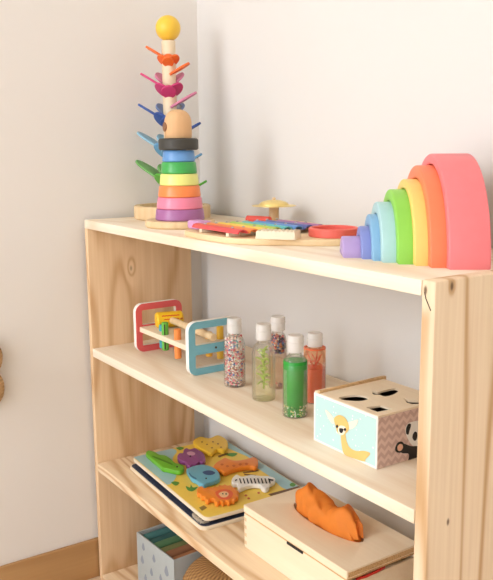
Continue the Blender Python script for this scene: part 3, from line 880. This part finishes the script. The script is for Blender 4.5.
dk = piece('white and black striped zebra puzzle piece', A6([(124, 178), (132, 160), (150, 148), (175, 158), (215, 150), (255, 154), (300, 156), (328, 165), (326, 180), (306, 190), (300, 207), (282, 214), (266, 208), (256, 196), (225, 194), (196, 200), (182, 206), (162, 214), (152, 204), (152, 190), (134, 190)]), (244, 240, 230))
for x in range(160, 300, 17):
    y = 158 + (x - 160) * .01
    dk('stripe', A6([(x, y), (x + 5, y - 1), (x + 13, y + 22), (x + 7, y + 23)]), m_black, None, False)
dk('stripe', A6([(140, 166), (150, 162), (152, 166), (142, 171)]), m_black, None, False)
dk('mane', A6([(300, 160), (322, 164), (320, 170), (298, 166)]), m_black, None, False)
dk = piece('orange lion puzzle piece at the front of the yellow puzzle', A6([(-38, 216), (-28, 205), (-12, 204), (0, 212), (14, 206), (34, 210), (44, 203), (58, 205), (66, 196), (80, 200), (92, 194), (106, 200), (120, 198), (130, 208), (144, 210), (148, 222), (158, 230), (153, 242), (156, 252), (144, 258), (138, 268), (124, 268), (112, 277), (98, 272), (84, 279), (72, 272), (58, 281), (46, 274), (40, 262), (24, 262), (16, 270), (2, 266), (-4, 252), (-18, 250), (-24, 238), (-36, 234)]), (244, 142, 44))
dk('mane', A6([(48, 225), (65, 212), (95, 208), (122, 215), (132, 232), (120, 250), (95, 256), (65, 250)]), paint('lion_mane', (236, 104, 62)), 'red orange mane')
dk('face', A6([(64, 230), (80, 220), (102, 220), (112, 232), (100, 245), (78, 245)]), paint('lion_face', (246, 200, 150)), 'pale face')
dk('eye', A6([(80, 229), (85, 227), (87, 232), (82, 233)]), m_black); dk('eye', A6([(96, 229), (101, 228), (102, 233), (97, 234)]), m_black)
for o in bpy.data.objects:
    if '_th' in o: del o['_th']

# ------------------------------------------------------------------ wooden tissue style box with orange scarf
bxz = 0.076
tb = thing('wooden_box', 'pale plywood lidded box with an oval slot in its lid, lower shelf', 'box', (0.4975, 0.058, ZL))
BW, BD = 0.262, 0.143
bb = bmesh.new()
box(bb, 0, BW, 0, .007, 0, .060, .0006); box(bb, 0, BW, BD - .007, BD, 0, .060, .0006)
box(bb, 0, .007, .007, BD - .007, 0, .060, .0006); box(bb, BW - .007, BW, .007, BD - .007, 0, .054, .0006); box(bb, .007, BW - .007, .007, BD - .007, 0, .006)
bo = obj('box_body', bb, m_ply, tb)
for k in range(4):
    obj('finger_joint', B(-.0003, .0068, -.0003, .004, .006 + k * .014, 0.012 + k * .014), m_joint, bo, label='darker end grain of a finger joint')
sl = lambda u, v: pz(u, v, ZL + bxz).to_2d() - Vector((0.4975, 0.058))
sc_ = Vector((0.127, 0.0765))
slot = [(sc_.x + .083 * math.cos(t * 2 * PI / 40), sc_.y + .024 * math.sin(t * 2 * PI / 40)) for t in range(40)]
lidm = plate([rrect(-.001, BW + .001, -.001, BD + .001, .002), slot[::-1]], .0125, .001, Matrix.Translation((0, 0, bxz - .0125)))
ld = obj('lid', lidm, m_ply, tb)
obj('lid_edge', B(BW + .0002, BW + .0014, .002, BD - .002, bxz - .0105, bxz - .003), m_layers, ld, label='layered plywood edge')
obj('seam', B(.0005, BW - .0005, .0005, BD - .0005, .0600, bxz - .0124), m_layers, tb)
n0, n1_ = pix(287, 542.5, 1, .058), pix(303, 553, 1, .058)
obj('clasp_notch', B(n0.x - .4975, n1_.x - .4975, -.0012, .002, (n0.z + n1_.z) / 2 - ZL - .0022, (n0.z + n1_.z) / 2 - ZL + .0022, bev=.0008), m_black, tb, label='short black notch under the lid edge')
obj('red_cloth', tube(bmesh.new(), [(BW - .002, .020, .0565), (BW + .001, .035, .057), (BW + .001, .055, .0575), (BW - .002, .075, .058)], .002, 8), paint('red_cloth', (206, 52, 40)), tb, label='red cloth peeking out of the box')

# orange scarf pushed up through the slot
sf = bmesh.new()
n1, n2 = 64, 28
rows = []
prof_h = [(0.0, .012), (.06, .040), (.16, .050), (.30, .046), (.42, .040), (.52, .034), (.60, .032), (.68, .041), (.77, .047), (.87, .045), (.95, .032), (1.0, .008)]


def hgt(t):
    for (a, ha_), (b, hb_) in zip(prof_h[:-1], prof_h[1:]):
        if t <= b:
            q = (t - a) / (b - a); q = q * q * (3 - 2 * q); return ha_ + (hb_ - ha_) * q
    return prof_h[-1][1]


for i in range(n1 + 1):
    t = i / n1; row = []
    x = -.074 + .150 * t
    for j in range(n2 + 1):
        a = PI * j / n2
        h = hgt(t)
        wd = .0195 * max(0.04, 1 - (2 * t - 1) ** 2) ** .36 * (1 + .10 * math.sin(t * 19) + .05 * math.sin(t * 33 + 1))
        fold = 1 + .05 * math.sin(t * 22 + 2 * a) + .02 * math.sin(t * 41 - 3 * a)
        y = -math.cos(a) * wd * fold * (1 + .35 * math.sin(a))
        z = h * math.sin(a) ** .7 * (1 + .025 * math.sin(t * 30 + 2 * a) + .02 * math.sin(6 * a + 9 * t)) - .004
        row.append(sf.verts.new((sc_.x + x + .004 * math.sin(5 * a + 9 * t), sc_.y + y, bxz + z)))
    rows.append(row)
for i in range(n1):
    for j in range(n2):
        sf.faces.new((rows[i][j], rows[i + 1][j], rows[i + 1][j + 1], rows[i][j + 1]))
    sf.faces.new((rows[i][n2], rows[i + 1][n2], rows[i + 1][0], rows[i][0]))
sf.faces.new(rows[0]); sf.faces.new(rows[n1][::-1])
so_ = obj('scarf', sf, cloth_mat('orange_gauze', (255, 150, 52), 0.22), loc=(0.4975, 0.058, ZL))
tag(so_, 'crumpled bright orange scarf pulled up through the wooden box slot', 'scarf')

# ------------------------------------------------------------------ blue grey bin with folded cloths
bn0 = pix(136.5, 532, 1, 0.052)
bz = bn0.z - 0.013
BWd, BDp = 0.152, 0.15
bi = thing('storage_bin', 'blue grey storage box with drop pattern on the bottom shelf', 'storage bin', (bn0.x, 0.052, 0.013), 0.05)
m_bin = paint('bin_blue_grey', (176, 181, 178), 0.8); m_drop = paint('bin_drops', (142, 148, 156), 0.8)
wl = .003
bm = bmesh.new()
box(bm, 0, BWd, 0, wl, 0, bz, .0006); box(bm, 0, BWd, BDp - wl, BDp, 0, bz, .0006); box(bm, 0, wl, wl, BDp - wl, 0, bz, .0006); box(bm, BWd - wl, BWd, wl, BDp - wl, 0, bz, .0006); box(bm, wl, BWd - wl, wl, BDp - wl, 0, wl)
obj('bin_body', bm, m_bin, bi)
for (x, z, s) in ((.028, bz - .022, .010), (.072, bz - .030, .010), (.122, bz - .036, .013), (.022, bz - .054, .011), (.060, bz - .066, .010), (.098, bz - .062, .009), (.130, bz - .078, .012), (.034, bz - .092, .010), (.084, bz - .094, .012)):
    lp = smooth_loop([Vector((x, z + .9 * s, 0)), Vector((x + .52 * s, z + .05 * s, 0)), Vector((x + .6 * s, z - .5 * s, 0)), Vector((x, z - .95 * s, 0)), Vector((x - .6 * s, z - .5 * s, 0)), Vector((x - .52 * s, z + .05 * s, 0))], 4)
    obj('drop_print', plate([lp], .0004, 0, Matrix.Translation((0, .0002, 0)) @ XZ), m_drop, bi, label='darker blue drop')
cl = [('teal', (70, 128, 128), 'at the left end of the grey bin'), ('dark teal', (56, 106, 104), 'beside the teal one in the grey bin'), ('leaf green', (86, 132, 92), 'beside the dark teal one in the bin'), ('olive', (124, 132, 82), 'in the middle of the grey bin'), ('rust brown', (156, 108, 76), 'right of the olive one in the bin'), ('tan orange', (182, 124, 82), 'at the right end of the grey bin')]
wz = (BWd - 2 * wl - .006) / len(cl)
RB = Matrix.Translation((bn0.x, 0.052, 0.013)) @ Matrix.Rotation(0.05, 4, 'Z')
for k, (nm, c, where) in enumerate(cl):
    bm = bmesh.new(); box(bm, 0, wz - .0012, 0, BDp - .02, 0, bz - .008 - .003 * (k % 2), .006, 3)
    o = obj('folded_cloth', bm, cloth_mat('cloth_' + nm.replace(' ', '_'), c, 0.0), loc=RB @ Vector((wl + .003 + k * wz, .009, wl + .0002)), rot=(0, 0, .05))
    tag(o, '%s folded cloth standing %s' % (nm, where), 'cloth', 'folded cloths in the bin')

# ------------------------------------------------------------------ woven basket
kc = Vector((0.352, 0.128, 0.013))
bk = thing('woven_basket', 'round brown woven basket with a domed lid on the bottom shelf', 'basket', kc)
m_wv = weave_mat('wicker', (196, 150, 92), (132, 92, 50))
bp_ = [(0, 0), (.066, 0), (.078, .02), (.088, .06), (.092, .098)]
obj('basket_body', LA(bp_ + [(.089, .098), (.085, .06), (.075, .02), (.062, .004), (0, .004)], 56), m_wv, bk)
lidp = [(.088, .0985), (.096, .0985), (.096, .107)] + [(.096 * math.cos(t * PI / 16) ** .8, .107 + .038 * math.sin(t * PI / 16)) for t in range(1, 8)] + [(0, .145), (0, .141)] + [(.088 * math.cos(t * PI / 16) ** .8, .105 + .034 * math.sin(t * PI / 16)) for t in range(7, 0, -1)] + [(.088, .0985)]
ldk = obj('basket_lid', LA(lidp, 56), m_wv, bk)
bm = bmesh.new(); tube(bm, [(.0945 * math.cos(q * 2 * PI / 64), .0945 * math.sin(q * 2 * PI / 64), .1055 + .0016 * math.sin(q * 2.5)) for q in range(65)], .0042, 8)
obj('braided_rim', bm, m_wv, ldk)

# ------------------------------------------------------------------ wall hanging cut by the left frame edge
wh = bmesh.new()
for zc, rz_, ry_, yc in ((0.541, .034, .022, -.2075), (0.4785, .042, .034, -.2195)):
    sphere(wh, (LX + .0165, yc, zc), 1.0, 32, 20, (.016, ry_, rz_))
box(wh, LX + .012, LX + .018, -.214, -.210, .49, .60, .0015)
for v in wh.verts:
    v.co.x = max(v.co.x + .0008 * math.sin(v.co.z * 900) * math.sin(v.co.y * 900), LX + .0002)
o = obj('wall_hanging', wh, weave_mat('tan_fibre', (214, 178, 130), (186, 146, 98), 300))
tag(o, 'tan rounded wall hanging at the left photo edge, mostly cut off', 'wall decoration')

# ------------------------------------------------------------------ light
wd_ = bpy.data.worlds.new('room_daylight'); scene.world = wd_; wd_.use_nodes = True
nt = wd_.node_tree
bg = nt.nodes['Background']; bg.inputs[0].default_value = (0.96, 0.99, 1.065, 1); bg.inputs[1].default_value = 2.9


def area(name, loc, target, sx, sy, power, color):
    ld_ = bpy.data.lights.new(name, 'AREA'); ld_.shape = 'RECTANGLE'; ld_.size = sx; ld_.size_y = sy; ld_.energy = power; ld_.color = color
    o = bpy.data.objects.new(name, ld_); COL.objects.link(o); o.location = loc
    o.rotation_euler = (Vector(target) - Vector(loc)).to_track_quat('-Z', 'Y').to_euler()
    return o


area('window_light', (0.0, -2.5, 1.90), (0.40, 0.2, 0.70), 1.2, 1.3, 33, (0.97, 0.99, 1.03))

# ------------------------------------------------------------------ camera
cd = bpy.data.cameras.new('camera'); cam = bpy.data.objects.new('camera', cd); COL.objects.link(cam)
cd.sensor_fit = 'HORIZONTAL'; cd.sensor_width = 36.0; cd.lens = FPX * 36.0 / 493.0; cd.clip_start = 0.01
cam.matrix_world = Matrix(((RT.x, UP.x, -FW.x, CAM.x), (RT.y, UP.y, -FW.y, CAM.y), (RT.z, UP.z, -FW.z, CAM.z), (0, 0, 0, 1)))
scene.camera = cam
scene.view_settings.view_transform = 'Standard'; scene.view_settings.look = 'None'
scene.view_settings.exposure = 0.12; scene.view_settings.gamma = 1.0; scene.view_settings.use_curve_mapping = False
scene.cycles.transparent_max_bounces = 32
